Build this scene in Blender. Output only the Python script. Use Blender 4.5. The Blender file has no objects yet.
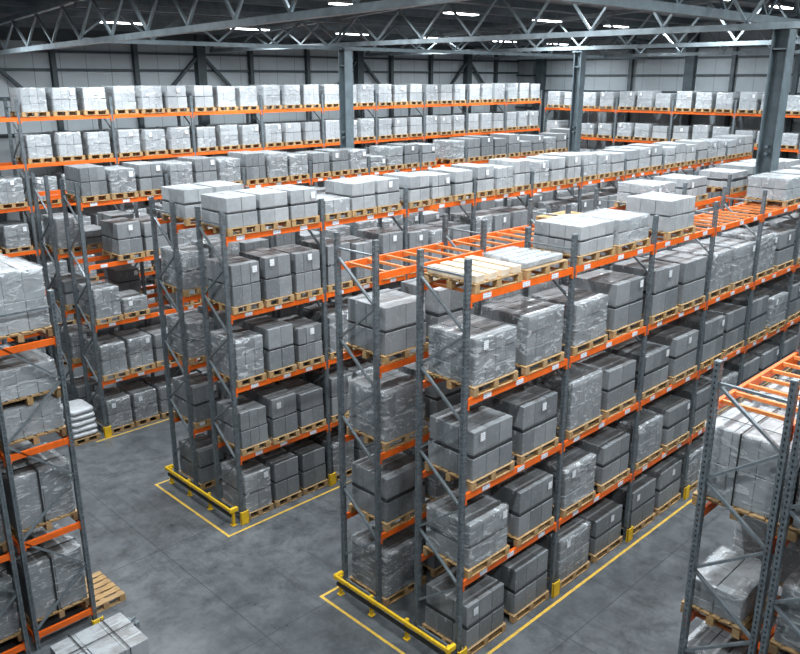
import bpy, math, random
from mathutils import Vector, Matrix
from mathutils.bvhtree import BVHTree
from mathutils import noise as mnoise

C = bpy.context.scene.collection
PI = math.pi
H_CAM = 10.0
F_PX, CX, CY = 797.0, 400.0, 327.0
PITCH = math.radians(17.35)
YAW = math.radians(45.51)

# ------------------------------------------------------------------ materials
def new_mat(name):
    m = bpy.data.materials.new(name); m.use_nodes = True
    nt = m.node_tree
    for n in list(nt.nodes): nt.nodes.remove(n)
    out = nt.nodes.new('ShaderNodeOutputMaterial')
    p = nt.nodes.new('ShaderNodeBsdfPrincipled')
    nt.links.new(p.outputs[0], out.inputs[0])
    return m, nt, p, out

def N(nt, t, **kw):
    n = nt.nodes.new(t)
    for k, v in kw.items(): setattr(n, k, v)
    return n

def noise(nt, vec, scale, detail=4, rough=.6, dist=0.0):
    n = N(nt, 'ShaderNodeTexNoise')
    n.inputs['Scale'].default_value = scale; n.inputs['Detail'].default_value = detail
    n.inputs['Roughness'].default_value = rough; n.inputs['Distortion'].default_value = dist
    if vec is not None: nt.links.new(vec, n.inputs['Vector'])
    return n.outputs['Fac']

def ramp(nt, fac, stops):
    r = N(nt, 'ShaderNodeValToRGB')
    e = r.color_ramp.elements
    while len(e) < len(stops): e.new(.5)
    for i, (p, c) in enumerate(stops):
        e[i].position = p
        e[i].color = (c, c, c, 1) if not isinstance(c, tuple) else (*c, 1)
    nt.links.new(fac, r.inputs[0])
    return r.outputs[0]

def mixc(nt, fac, a, b, mode='MIX'):
    m = N(nt, 'ShaderNodeMix', data_type='RGBA', blend_type=mode)
    for sock, v in ((m.inputs[0], fac), (m.inputs[6], a), (m.inputs[7], b)):
        if hasattr(v, 'links') or hasattr(v, 'is_linked'): nt.links.new(v, sock)
        elif isinstance(v, tuple): sock.default_value = (*v, 1)
        else: sock.default_value = v
    return m.outputs[2]

def mth(nt, op, a, b=0.0, c=None):
    m = N(nt, 'ShaderNodeMath', operation=op)
    for s, v in zip(m.inputs, (a, b, c)):
        if v is None: continue
        if hasattr(v, 'is_linked'): nt.links.new(v, s)
        else: s.default_value = v
    return m.outputs[0]

def bump(nt, p, h, strength=.3, dist=.01):
    b = N(nt, 'ShaderNodeBump')
    b.inputs['Strength'].default_value = strength; b.inputs['Distance'].default_value = dist
    nt.links.new(h, b.inputs['Height']); nt.links.new(b.outputs[0], p.inputs['Normal'])

def objvec(nt, scale=None, off_random=True):
    tc = N(nt, 'ShaderNodeTexCoord')
    v = tc.outputs['Object']
    if off_random:
        oi = N(nt, 'ShaderNodeObjectInfo')
        k = mth(nt, 'MULTIPLY', oi.outputs['Random'], 37.0)
        a = N(nt, 'ShaderNodeVectorMath', operation='ADD')
        nt.links.new(v, a.inputs[0]); nt.links.new(k, a.inputs[1]); v = a.outputs[0]
    if scale:
        s = N(nt, 'ShaderNodeVectorMath', operation='MULTIPLY')
        nt.links.new(v, s.inputs[0]); s.inputs[1].default_value = scale; v = s.outputs[0]
    return v

def rnd(nt): return N(nt, 'ShaderNodeObjectInfo').outputs['Random']

def paint(name, col, rough=.45, metal=0.0, var=.25, scuff=None, scale=6, bumpy=.1):
    m, nt, p, _ = new_mat(name)
    v = objvec(nt)
    n1 = noise(nt, v, scale, 5, .65)
    dark = tuple(c * (1 - var) for c in col); lite = tuple(min(1, c * (1 + var)) for c in col)
    c = mixc(nt, ramp(nt, n1, [(.3, 0.0), (.7, 1.0)]), dark, lite)
    if scuff:
        n2 = noise(nt, v, scale * 5, 6, .75)
        c = mixc(nt, ramp(nt, n2, [(.62, 0.0), (.7, .8)]), c, scuff)
    nt.links.new(c, p.inputs['Base Color'])
    p.inputs['Roughness'].default_value = rough; p.inputs['Metallic'].default_value = metal
    if bumpy: bump(nt, p, n1, bumpy, .005)
    return m

M = {}
M['steel'] = paint('galvanised_steel', (.16, .19, .208), .42, .4, .4, (.42, .46, .48), 12)
M['brace'] = paint('brace_steel', (.22, .255, .275), .35, .45, .25, None, 10)
M['orange'] = paint('orange_paint', (.80, .135, .012), .42, 0, .16, (.42, .12, .04), 5)
M['bar'] = paint('support_bar_paint', (.70, .22, .06), .5, 0, .2, (.62, .40, .26), 8)
M['yellow'] = paint('yellow_paint', (.83, .52, .02), .45, 0, .15, (.25, .19, .06), 7)
M['black'] = paint('black_rubber', (.022, .024, .027), .6, 0, .3, None, 8)
M['frame'] = paint('structural_steel', (.115, .15, .168), .5, .2, .25, (.2, .24, .25), 3)
M['truss'] = paint('truss_steel', (.20, .24, .26), .42, .3, .3, (.12, .14, .15), 3)
M['dark'] = paint('dark_steel', (.045, .06, .068), .55, .1, .3, None, 3)
M['housing'] = paint('lamp_housing', (.3, .32, .33), .4, .3, .1, None, 3)
M['sack'] = paint('sack_plastic', (.62, .65, .67), .35, 0, .15, (.4, .42, .43), 5, .4)

# wood
def wood(name, a, b):
    m, nt, p, _ = new_mat(name)
    v = objvec(nt, (3, 9, 9))
    n1 = noise(nt, v, 2.2, 6, .7, .6)
    n2 = noise(nt, objvec(nt), 2.5, 2)
    c = mixc(nt, ramp(nt, n1, [(.3, 0.0), (.72, 1.0)]), a, b)
    c = mixc(nt, ramp(nt, n2, [(.5, 0.0), (.75, .55)]), c, (.22, .15, .085))
    c = mixc(nt, mth(nt, 'MULTIPLY', rnd(nt), .35), c, (.34, .26, .17))
    nt.links.new(c, p.inputs['Base Color']); p.inputs['Roughness'].default_value = .75
    bump(nt, p, n1, .25, .004)
    return m
M['wood'] = wood('pallet_wood', (.29, .165, .06), (.56, .36, .16))
M['pale_wood'] = wood('pale_timber', (.60, .47, .32), (.85, .74, .6))

# cartons
def carton_mat(name, lo, hi):
    m, nt, p, _ = new_mat(name)
    v = objvec(nt)
    c = mixc(nt, rnd(nt), lo, hi)
    n1 = noise(nt, v, 3.2, 5, .65)
    c = mixc(nt, ramp(nt, n1, [(.35, .0), (.75, .38)]), c, (.10, .108, .112))
    n3 = noise(nt, v, 14, 5, .7)
    c = mixc(nt, ramp(nt, n3, [(.56, 0.0), (.72, .45)]), c, (.5, .52, .53))
    # dust and scuffs lying on upward faces
    g = N(nt, 'ShaderNodeNewGeometry')
    s = N(nt, 'ShaderNodeSeparateXYZ'); nt.links.new(g.outputs['Normal'], s.inputs[0])
    up = ramp(nt, s.outputs['Z'], [(.6, 0.0), (.9, 1.0)])
    tcw = N(nt, 'ShaderNodeTexCoord')
    n2 = noise(nt, g.outputs['Position'], 1.7, 5, .7, .8)
    grime = mth(nt, 'MULTIPLY', up, ramp(nt, n2, [(.44, 0.0), (.64, .62)]))
    c = mixc(nt, grime, c, (.105, .088, .074))
    nt.links.new(c, p.inputs['Base Color'])
    p.inputs['Roughness'].default_value = .48
    p.inputs['Specular IOR Level'].default_value = .45
    bump(nt, p, n3, .22, .006)
    return m
M['carton'] = carton_mat('grey_carton', (.15, .166, .178), (.26, .279, .292))
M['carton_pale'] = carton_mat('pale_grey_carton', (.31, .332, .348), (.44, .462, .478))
M['tape'] = paint('packing_tape', (.40, .42, .43), .2, 0, .15, None, 6, 0)
M['inter'] = paint('interlayer_board', (.035, .039, .043), .4, 0, .4, (.22, .24, .25), 9, .3)
M['strap'] = paint('black_strap', (.02, .022, .025), .35, 0, .2, None, 9, 0)

# stretch film
def film(name, base, amount, seed):
    m, nt, p, out = new_mat(name)
    v = objvec(nt, (1.2, 1.2, 2.6))
    n1 = noise(nt, v, 1.6, 4, .6, 1.2)
    v2 = objvec(nt, (1.0, 1.0, 3.0))
    n2 = noise(nt, v2, 2.6, 4, .65, 1.6)
    streak = ramp(nt, n2, [(.54, 0.0), (.60, 1.0)])
    f = mth(nt, 'ADD', base, mth(nt, 'MULTIPLY', streak, amount))
    f = mth(nt, 'ADD', f, mth(nt, 'MULTIPLY', ramp(nt, n1, [(.45, 0.0), (.75, 1.0)]), amount * .5))
    p.inputs['Base Color'].default_value = (.72, .75, .77, 1)
    p.inputs['Roughness'].default_value = .16
    p.inputs['Specular IOR Level'].default_value = .8
    bump(nt, p, mth(nt, 'ADD', n1, n2), .9, .02)
    t = N(nt, 'ShaderNodeBsdfTransparent'); t.inputs[0].default_value = (.95, .96, .965, 1)
    mx = N(nt, 'ShaderNodeMixShader')
    nt.links.new(f, mx.inputs[0]); nt.links.new(t.outputs[0], mx.inputs[1]); nt.links.new(p.outputs[0], mx.inputs[2])
    nt.links.new(mx.outputs[0], out.inputs[0])
    return m
M['film'] = film('stretch_film', .10, .44, 0)

# printed sticker: white paper with grey-blue print rows
def sticker(name, ink):
    m, nt, p, _ = new_mat(name)
    v = objvec(nt)
    b = N(nt, 'ShaderNodeTexBrick'); nt.links.new(v, b.inputs['Vector'])
    w = N(nt, 'ShaderNodeTexWave', wave_type='BANDS', bands_direction='Z'); nt.links.new(v, w.inputs['Vector'])
    w.inputs['Scale'].default_value = 9; w.inputs['Distortion'].default_value = 0
    n = noise(nt, objvec(nt, (60, 60, 10)), 1.0, 3, .8)
    k = mth(nt, 'MULTIPLY', ramp(nt, w.outputs['Fac'], [(.55, 0.0), (.6, 1.0)]), ramp(nt, n, [(.45, 0.0), (.52, 1.0)]))
    c = mixc(nt, k, (.82, .84, .86), ink)
    nt.links.new(c, p.inputs['Base Color']); p.inputs['Roughness'].default_value = .4
    return m
M['sticker'] = sticker('beam_sticker_print', (.22, .36, .52))
M['paper'] = sticker('carton_label_print', (.45, .5, .55))

# floor
def floor_mat():
    m, nt, p, _ = new_mat('polished_concrete')
    g = N(nt, 'ShaderNodeNewGeometry'); pos = g.outputs['Position']
    n1 = noise(nt, pos, .33, 6, .66, .2)
    n2 = noise(nt, pos, 2.0, 9, .78, .2)
    n3 = noise(nt, pos, 22, 5, .7)
    c = mixc(nt, ramp(nt, n1, [(.3, 0.0), (.7, 1.0)]), (.082, .092, .099), (.165, .18, .19))
    c = mixc(nt, ramp(nt, n2, [(.38, .75), (.58, 0.0)]), c, (.05, .056, .061))
    c = mixc(nt, ramp(nt, n2, [(.62, 0.0), (.78, .25)]), c, (.30, .315, .325))
    c = mixc(nt, ramp(nt, n3, [(.58, 0.0), (.75, .25)]), c, (.07, .075, .08))
    # long faint tyre marks along the cross aisle
    s = N(nt, 'ShaderNodeVectorMath', operation='MULTIPLY'); nt.links.new(pos, s.inputs[0]); s.inputs[1].default_value = (3.0, .22, 1)
    n4 = noise(nt, s.outputs[0], 1.5, 5, .7, .4)
    c = mixc(nt, ramp(nt, n4, [(.55, 0.0), (.68, .5)]), c, (.05, .054, .058))
    sx = N(nt, 'ShaderNodeSeparateXYZ'); nt.links.new(pos, sx.inputs[0])
    def joint(coord, off):
        a = mth(nt, 'MODULO', mth(nt, 'ADD', coord, 40.0 - off), 4.0)
        d = mth(nt, 'ABSOLUTE', mth(nt, 'SUBTRACT', a, 2.0))
        return mth(nt, 'LESS_THAN', d, .009)
    k = mth(nt, 'MAXIMUM', joint(sx.outputs[0], 1.0), joint(sx.outputs[1], .7))
    c = mixc(nt, mth(nt, 'MULTIPLY', k, .75), c, (.035, .038, .042))
    nt.links.new(c, p.inputs['Base Color'])
    r = ramp(nt, n2, [(.3, .24), (.7, .5)])
    nt.links.new(r, p.inputs['Roughness'])
    bump(nt, p, n3, .06, .004)
    return m
M['floor'] = floor_mat()

def line_mat():
    m, nt, p, _ = new_mat('worn_yellow_line_paint')
    g = N(nt, 'ShaderNodeNewGeometry')
    n1 = noise(nt, g.outputs['Position'], 9, 6, .75)
    c = mixc(nt, ramp(nt, n1, [(.46, 0.0), (.68, .8)]), (.72, .45, .05), (.27, .23, .13))
    nt.links.new(c, p.inputs['Base Color']); p.inputs['Roughness'].default_value = .55
    return m
M['line'] = line_mat()

def wall_mat(axis):
    m, nt, p, _ = new_mat('wall_cladding_' + axis)
    g = N(nt, 'ShaderNodeNewGeometry'); pos = g.outputs['Position']
    sx = N(nt, 'ShaderNodeSeparateXYZ'); nt.links.new(pos, sx.inputs[0])
    co = sx.outputs[0 if axis == 'x' else 1]
    rib = mth(nt, 'LESS_THAN', mth(nt, 'MODULO', mth(nt, 'ADD', co, 50), 1.0), .03)
    rib2 = mth(nt, 'MODULO', mth(nt, 'ADD', co, 50), .25)
    n1 = noise(nt, pos, .6, 4, .6)
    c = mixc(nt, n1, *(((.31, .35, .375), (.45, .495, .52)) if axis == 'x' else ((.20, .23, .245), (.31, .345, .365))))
    c = mixc(nt, mth(nt, 'MULTIPLY', rib, .7), c, (.12, .13, .14))
    nt.links.new(c, p.inputs['Base Color']); p.inputs['Roughness'].default_value = .6
    bump(nt, p, mth(nt, 'LESS_THAN', rib2, .06), .5, .02)
    return m
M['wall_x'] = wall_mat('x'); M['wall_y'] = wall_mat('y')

def roof_mat():
    m, nt, p, _ = new_mat('roof_deck')
    g = N(nt, 'ShaderNodeNewGeometry')
    n1 = noise(nt, g.outputs['Position'], .8, 4, .6)
    c = mixc(nt, n1, (.10, .115, .125), (.19, .21, .22))
    nt.links.new(c, p.inputs['Base Color']); p.inputs['Roughness'].default_value = .5; p.inputs['Metallic'].default_value = .3
    return m
M['roof'] = roof_mat()

def emit(name, col, s):
    m, nt, p, out = new_mat(name)
    p.inputs['Base Color'].default_value = (.9, .9, .9, 1)
    p.inputs['Emission Color'].default_value = (*col, 1); p.inputs['Emission Strength'].default_value = s
    return m
M['led'] = emit('led_diffuser', (.93, .97, 1.0), 12.0)

# ------------------------------------------------------------------ mesh builder
class MB:
    def __init__(s): s.v = []; s.f = []; s.m = []; s.smooth = False
    def add(s, vs, fs, mi=0):
        b = len(s.v); s.v.extend(vs); s.f.extend(tuple(i + b for i in f) for f in fs); s.m.extend([mi] * len(fs))
    def box(s, lo, hi, mi=0):
        x0, y0, z0 = lo; x1, y1, z1 = hi
        s.add([(x0,y0,z0),(x1,y0,z0),(x1,y1,z0),(x0,y1,z0),(x0,y0,z1),(x1,y0,z1),(x1,y1,z1),(x0,y1,z1)],
              [(0,3,2,1),(4,5,6,7),(0,1,5,4),(1,2,6,5),(2,3,7,6),(3,0,4,7)], mi)
    def bbox(s, lo, hi, r=.006, mi=0):
        """box with chamfered edges"""
        c = [(lo[i] + hi[i]) / 2 for i in range(3)]; h = [(hi[i] - lo[i]) / 2 for i in range(3)]
        r = min(r, *(k * .45 for k in h))
        vs = []; idx = {}
        for sx in (-1, 1):
            for sy in (-1, 1):
                for sz in (-1, 1):
                    for a in range(3):
                        p = [sx * (h[0] - r), sy * (h[1] - r), sz * (h[2] - r)]
                        p[a] = (sx, sy, sz)[a] * h[a]
                        idx[(sx, sy, sz, a)] = len(vs); vs.append(tuple(c[i] + p[i] for i in range(3)))
        fs = []
        for a in range(3):
            b, d = (a + 1) % 3, (a + 2) % 3
            for sg in (-1, 1):
                q = []
                for (sb, sd) in ((-1, -1), (1, -1), (1, 1), (-1, 1)):
                    k = [0, 0, 0]; k[a] = sg; k[b] = sb; k[d] = sd
                    q.append(idx[(*k, a)])
                fs.append(tuple(q if sg > 0 else q[::-1]))
        for a in range(3):                       # edge chamfers parallel to axis a
            b, d = (a + 1) % 3, (a + 2) % 3
            for sb in (-1, 1):
                for sd in (-1, 1):
                    k0 = [0, 0, 0]; k0[a] = -1; k0[b] = sb; k0[d] = sd
                    k1 = list(k0); k1[a] = 1
                    q = [idx[(*k0, b)], idx[(*k1, b)], idx[(*k1, d)], idx[(*k0, d)]]
                    fs.append(tuple(q if sb * sd < 0 else q[::-1]))
        for sx in (-1, 1):
            for sy in (-1, 1):
                for sz in (-1, 1):
                    q = [idx[(sx, sy, sz, a)] for a in range(3)]
                    fs.append(tuple(q if sx * sy * sz > 0 else q[::-1]))
        s.add(vs, fs, mi)
    def bar(s, p0, p1, w, h, mi=0, up=(0, 0, 1)):
        p0 = Vector(p0); p1 = Vector(p1); d = (p1 - p0).normalized(); u = Vector(up)
        if abs(d.dot(u)) > .98: u = Vector((1, 0, 0))
        a = d.cross(u).normalized(); b = a.cross(d).normalized()
        vs = []
        for p in (p0, p1):
            for sa, sb in ((-1,-1),(1,-1),(1,1),(-1,1)):
                vs.append(tuple(p + a * (sa * w / 2) + b * (sb * h / 2)))
        s.add(vs, [(0,1,2,3),(7,6,5,4),(0,4,5,1),(1,5,6,2),(2,6,7,3),(3,7,4,0)], mi)
    def join(s, o, mat):
        b = len(s.v); s.v.extend(tuple(mat @ Vector(v)) for v in o.v)
        s.f.extend(tuple(i + b for i in f) for f in o.f); s.m.extend(o.m)
    def mesh(s, name, mats):
        me = bpy.data.meshes.new(name); me.from_pydata(s.v, [], s.f)
        for m in mats: me.materials.append(M[m] if isinstance(m, str) else m)
        me.polygons.foreach_set('material_index', s.m)
        if s.smooth: me.polygons.foreach_set('use_smooth', [True] * len(s.f))
        me.update(); return me

def add(name, me, parent=None, loc=(0,0,0), rotz=0.0):
    o = bpy.data.objects.new(name, me); C.objects.link(o)
    o.location = loc; o.rotation_euler = (0, 0, rotz)
    if parent is not None: o.parent = parent
    return o
def tag(o, label, cat, group=None):
    o['label'] = label; o['category'] = cat
    if group: o['group'] = group
    return o
def empty(name, loc=(0,0,0), rotz=0.0, parent=None):
    o = bpy.data.objects.new(name, None); C.objects.link(o); o.empty_display_size = .2
    o.location = loc; o.rotation_euler = (0, 0, rotz)
    if parent is not None: o.parent = parent
    return o
def struct(name, mb, mats, label=None):
    o = add(name, mb.mesh(name, mats)); o['kind'] = 'structure'
    if label: o['label'] = label
    return o

# ------------------------------------------------------------------ building shell
XW, YW = 41.0, 31.5                 # right wall plane, back wall plane
def roof_z(y): return 11.9 + .056 * (YW - y)
b = MB(); b.box((-8, -8, -.2), (XW + .2, YW + .2, 0)); struct('floor', b, ['floor'])
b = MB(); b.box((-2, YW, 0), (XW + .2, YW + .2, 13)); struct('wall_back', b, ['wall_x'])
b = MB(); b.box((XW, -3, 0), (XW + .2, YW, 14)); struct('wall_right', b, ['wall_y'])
b = MB()
y0, y1 = -3.0, YW + .1
b.add([(-2, y0, roof_z(y0)), (XW + .1, y0, roof_z(y0)), (XW + .1, y1, roof_z(y1)), (-2, y1, roof_z(y1)),
       (-2, y0, roof_z(y0) + .15), (XW + .1, y0, roof_z(y0) + .15), (XW + .1, y1, roof_z(y1) + .15), (-2, y1, roof_z(y1) + .15)],
      [(0,3,2,1),(4,5,6,7),(0,1,5,4),(1,2,6,5),(2,3,7,6),(3,0,4,7)])
struct('ceiling', b, ['roof'])
for k in range(19):                                  # purlins along x, under the deck
    y = 30.6 - k * 1.7; z = roof_z(y)
    b = MB(); b.box((-2, y - .04, z - .24), (XW, y + .04, z)); struct('beam_purlin', b, ['frame'])
# wall posts, girts, knee braces
for x, w in ((10, .4), (12.7, .18), (16.0, .18), (18.9, .4), (21.5, .18), (24.7, .18), (27.9, .4), (30.2, .18), (33.2, .18), (36.2, .4), (38.8, .18)):
    b = MB(); b.box((x - w / 2, YW - .12 - w * .5, 0), (x + w / 2, YW, 11.9)); struct('wall_post', b, ['dark'])
for z in (8.0, 9.3, 10.3, 10.95):
    b = MB(); b.box((-2, YW - .1, z - .045), (XW, YW, z + .045)); struct('wall_girt', b, ['dark'])
b = MB(); b.box((-2, YW - .2, 11.3), (XW, YW, 11.8)); struct('beam_eaves', b, ['dark'])
for x in (10, 18.9, 27.9, 36.2):
    for sg in (-1, 1):
        if x < 11 and sg < 0: continue
        b = MB(); b.bar((x + sg * .2, YW - .2, 10.8), (x + sg * 2.3, YW - .2, 8.8), .12, .12); struct('wall_brace', b, ['dark'])
for y, w in ((27.0, .18), (23.7, .2), (20.25, .5), (18.05, .18), (15.0, .22), (12.0, .18), (29.6, .5)):
    b = MB(); b.box((XW - .12 - w * .5, y - w / 2, 0), (XW, y + w / 2, 12.6)); struct('wall_post', b, ['dark'])
for z in (8.3, 9.3, 10.15, 11.0):
    b = MB(); b.box((XW - .1, -3, z - .04), (XW, YW, z + .04)); struct('wall_girt', b, ['dark'])
b = MB(); b.box((XW - .2, -3, 11.45), (XW, YW, 11.7)); struct('beam_eaves', b, ['dark'])

# columns: H sections with cap plates
def column(x, y, top, w=.5):
    b = MB(); t = .035
    b.box((x - w/2, y - w/2, 0), (x + w/2, y - w/2 + t, top)); b.box((x - w/2, y + w/2 - t, 0), (x + w/2, y + w/2, top))
    b.box((x - .015, y - w/2 + t, 0), (x + .015, y + w/2 - t, top))
    b.box((x - w/2 - .05, y - w/2 - .05, top - .05), (x + w/2 + .05, y + w/2 + .05, top))
    b.box((x - w/2 + .02, y - w/2 + t, top - .6), (x + w/2 - .02, y + w/2 - t, top - .56))
    for zz in (7.9, 8.1): b.box((x - w/2 - .012, y - .04, zz), (x - .0151, y + .04, zz + .06))
    return struct('column', b, ['frame'], 'grey steel roof column')
column(19.62, 22.75, 11.0, .36)
column(28.1, 18.55, 11.0, .34)
column(23.95, 9.25, 11.35, .47)

# trusses: chords and V webs
def truss(p0, p1, zb, zt, step=1.05, cw=.17, ch=.14, axis='y'):
    """zb / zt: functions of the run coordinate giving the chord heights"""
    b = MB()
    P = (lambda t, z: (p0, t, z)) if axis == 'y' else (lambda t, z: (t, p0, z))
    a, e = p1
    b.bar(P(a, zb(a)), P(e, zb(e)), cw, ch); b.bar(P(a, zt(a)), P(e, zt(e)), cw, ch)
    n = max(2, int(round(abs(e - a) / step))); q = (e - a) / n
    for i in range(n):
        t0, t1 = a + i * q, a + (i + 1) * q
        if i % 2 == 0: b.bar(P(t0, zb(t0) + .08), P(t1, zt(t1) - .08), .062, .062)
        else: b.bar(P(t0, zt(t0) - .08), P(t1, zb(t1) + .08), .062, .062)
    return struct('roof_truss', b, ['frame' if axis == 'x' else 'truss'], 'grey steel roof truss')
rt = lambda y: roof_z(y) - .36
truss(10.0, (-2.0, 31.2), lambda y: 11.2 - .021 * (y - 9.5), rt, .95)
truss(19.4, (-2.0, 31.2), lambda y: 11.12, lambda y: rt(y), 1.05)
truss(28.3, (-2.0, 31.2), lambda y: 11.12, lambda y: rt(y), 1.05)
truss(36.6, (-2.0, 31.2), lambda y: 11.05, lambda y: rt(y), 1.05)
truss(9.25, (8.0, 40.8), lambda x: 11.46, lambda x: 12.7, 1.2, .24, .2, axis='x')
truss(22.75, (10.0, 40.8), lambda x: 11.0, lambda x: 11.9, 1.1, .16, .12, axis='x')

# yellow lines painted on the floor
def line(x0, y0, x1, y1):
    b = MB(); b.box((x0, y0, 0), (x1, y1, .003)); o = struct('floor_marking', b, ['line'], 'yellow line painted on the floor')
LW = .06
line(8.47, 7.45, 8.47 + LW, 10.95); line(8.47 + LW, 7.45, 33, 7.45 + LW); line(8.47 + LW, 10.95 - LW, 33, 10.95)
line(8.37, 14.10, 8.37 + LW, 17.55); line(8.37 + LW, 14.10, 36, 14.10 + LW); line(8.37 + LW, 17.55 - LW, 36, 17.55)
line(8.4, 21.02, 33, 21.02 + LW)
line(9.2, 3.95, 33, 3.95 + LW)

# ------------------------------------------------------------------ racks
def post_mesh(h, holes=True):
    w, d = .1, .075
    b = MB()
    if not holes:
        b.box((-w/2, -d/2, 0), (w/2, d/2, h)); return b.mesh('post', ['steel'])
    n = int(h / .075)
    zs = [0.0]
    for i in range(n):
        zc = .06 + i * .075
        if zc + .02 < h: zs += [zc - .016, zc + .016]
    zs.append(h)
    def face(us, hole_cols, fn):
        for j in range(len(zs) - 1):
            for i in range(len(us) - 1):
                if j % 2 == 1 and i in hole_cols: continue
                q = [fn(us[i], zs[j]), fn(us[i+1], zs[j]), fn(us[i+1], zs[j+1]), fn(us[i], zs[j+1])]
                b.add(q, [(0,1,2,3)])
    u4 = [-w/2, -.033, -.017, .017, .033, w/2]
    face(u4, (1, 3), lambda u, z: (u, -d/2, z)); face(u4, (1, 3), lambda u, z: (-u, d/2, z))
    u2 = [-d/2, -.009, .009, d/2]
    face(u2, (1,), lambda u, z: (w/2, u, z)); face(u2, (1,), lambda u, z: (-w/2, -u, z))
    b.box((-w/2 - .001, -d/2 - .02, 0), (w/2 + .001, d/2 + .02, .012))
    b.add([(-w/2,-d/2,h),(w/2,-d/2,h),(w/2,d/2,h),(-w/2,d/2,h)], [(0,1,2,3)])
    return b.mesh('post', ['steel'])
_pm = {}
def post_for(h, holes):
    k = (round(h, 2), holes)
    if k not in _pm: _pm[k] = post_mesh(h, holes)
    return _pm[k]

def brace_nodes(h, start=None, pitch=.77):
    z = start or h - .43; out = []
    while z > .25: out.append(z); z -= pitch
    return out

RACKS = {}
class Rack:
    def __init__(s, key, label, origin, ang, ups, depth, levels, post_h, detail, tags=0, ties=None, frame_ups=None, beam_h=.12, bars=(), bstart=None, bpitch=.77):
        s.key = key; s.o = Vector((*origin, 0)); s.ang = ang; s.ups = ups; s.depth = depth; s.levels = levels
        s.M = Matrix.Translation(s.o) @ Matrix.Rotation(ang, 4, 'Z')
        RACKS[key] = s
        root = empty('pallet_rack', s.o, ang); s.root = root
        tag(root, label, 'rack', 'orange beamed pallet racks')
        D = depth; pv = (.045, D - .045)
        nodes = brace_nodes(post_h, bstart, bpitch)
        # one brace mesh per slope kind, shared by the frames
        def brmesh(i):
            z0, z1 = nodes[i], nodes[i + 1]
            a, c = (pv[1], pv[0]) if i % 2 == 0 else (pv[0], pv[1])
            bb = MB(); bb.bar((0, a, z0), (0, c, z1), .034, .05, up=(1, 0, 0)); return bb.mesh('brace', ['brace'])
        brs = [brmesh(i) for i in range(len(nodes) - 1)]
        hb = MB(); hb.bar((0, pv[0], 0), (0, pv[1], 0), .03, .042, up=(1, 0, 0)); hm = hb.mesh('strut', ['brace'])
        simple = None
        for i, u in enumerate(ups):
            if i < detail:
                fr = empty('upright_frame', (u, 0, 0), 0, root)
                for v in pv: add('post', post_for(post_h, True), fr, (0, v, 0))
                for m_ in brs: add('brace', m_, fr, (0, 0, 0))
                for z in (post_h - .28, .22): add('strut', hm, fr, (0, 0, z))
            else:
                if simple is None:
                    bb = MB()
                    for v in pv: bb.box((-.05, v - .0375, 0), (.05, v + .0375, post_h))
                    for j in range(len(nodes) - 1):
                        a, c = (pv[1], pv[0]) if j % 2 == 0 else (pv[0], pv[1])
                        bb.bar((0, a, nodes[j]), (0, c, nodes[j + 1]), .03, .042, up=(1, 0, 0))
                    simple = bb.mesh('upright_frame', ['steel'])
                add('upright_frame', simple, root, (u, 0, 0))
        bm = {}
        tagm = None
        if tags:
            bb = MB(); bb.box((-.1, -.004, -.043), (.1, 0, .043)); tagm = bb.mesh('beam_label', ['sticker'])
        for i in range(len(ups) - 1):
            L = ups[i + 1] - ups[i] - .1
            k = round(L, 3)
            if k not in bm:
                bb = MB(); bb.box((0, -.025, -beam_h), (L, .025, 0))
                for e in (0, 1):
                    xx = (-.012, .02) if e == 0 else (L - .02, L + .012)
                    bb.box((xx[0], -.03, -beam_h - .08), (xx[1], .028, 0))
                bm[k] = bb.mesh('beam', ['orange'])
            for z in levels:
                for bi, v in enumerate((.027, D - .027)):
                    bo = add('beam', bm[k], root, (ups[i] + .05, v, z))
                    if tags and bi == 0 and i < tags:
                        n = 3 if L > 2.4 else 2
                        rr = random.Random(hash((i, int(z * 100), len(key))))
                        for t in range(n):
                            add('beam_label', tagm, bo, (L * (t + .5) / n + rr.uniform(-.12, .12), -.0252, -beam_h / 2))
        if ties:                                   # crosswise beams in the end frame
            bb = MB(); bb.box((-.025, .09, -.11), (.025, D - .09, 0)); bb.box((-.03, .083, -.15), (.03, .1, .02)); bb.box((-.03, D - .1, -.15), (.03, D - .083, .02))
            tm = bb.mesh('tie_beam', ['orange'])
            for z in ties: add('tie_beam', tm, root, (ups[0], 0, z))
        if bars:
            bb = MB(); bb.box((-.022, .06, -.05), (.022, D - .06, -.005)); barm = bb.mesh('support_bar', ['bar'])
            for (z, bays) in bars:
                for i in bays:
                    n = 6 if key[:2] != 'R0' else 7; L = ups[i + 1] - ups[i]
                    for t in range(n): add('support_bar', barm, root, (ups[i] + L * (t + .6) / (n + .2), 0, z))
    def world(s, u, v, z): return s.M @ Vector((u, v, z))

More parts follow.
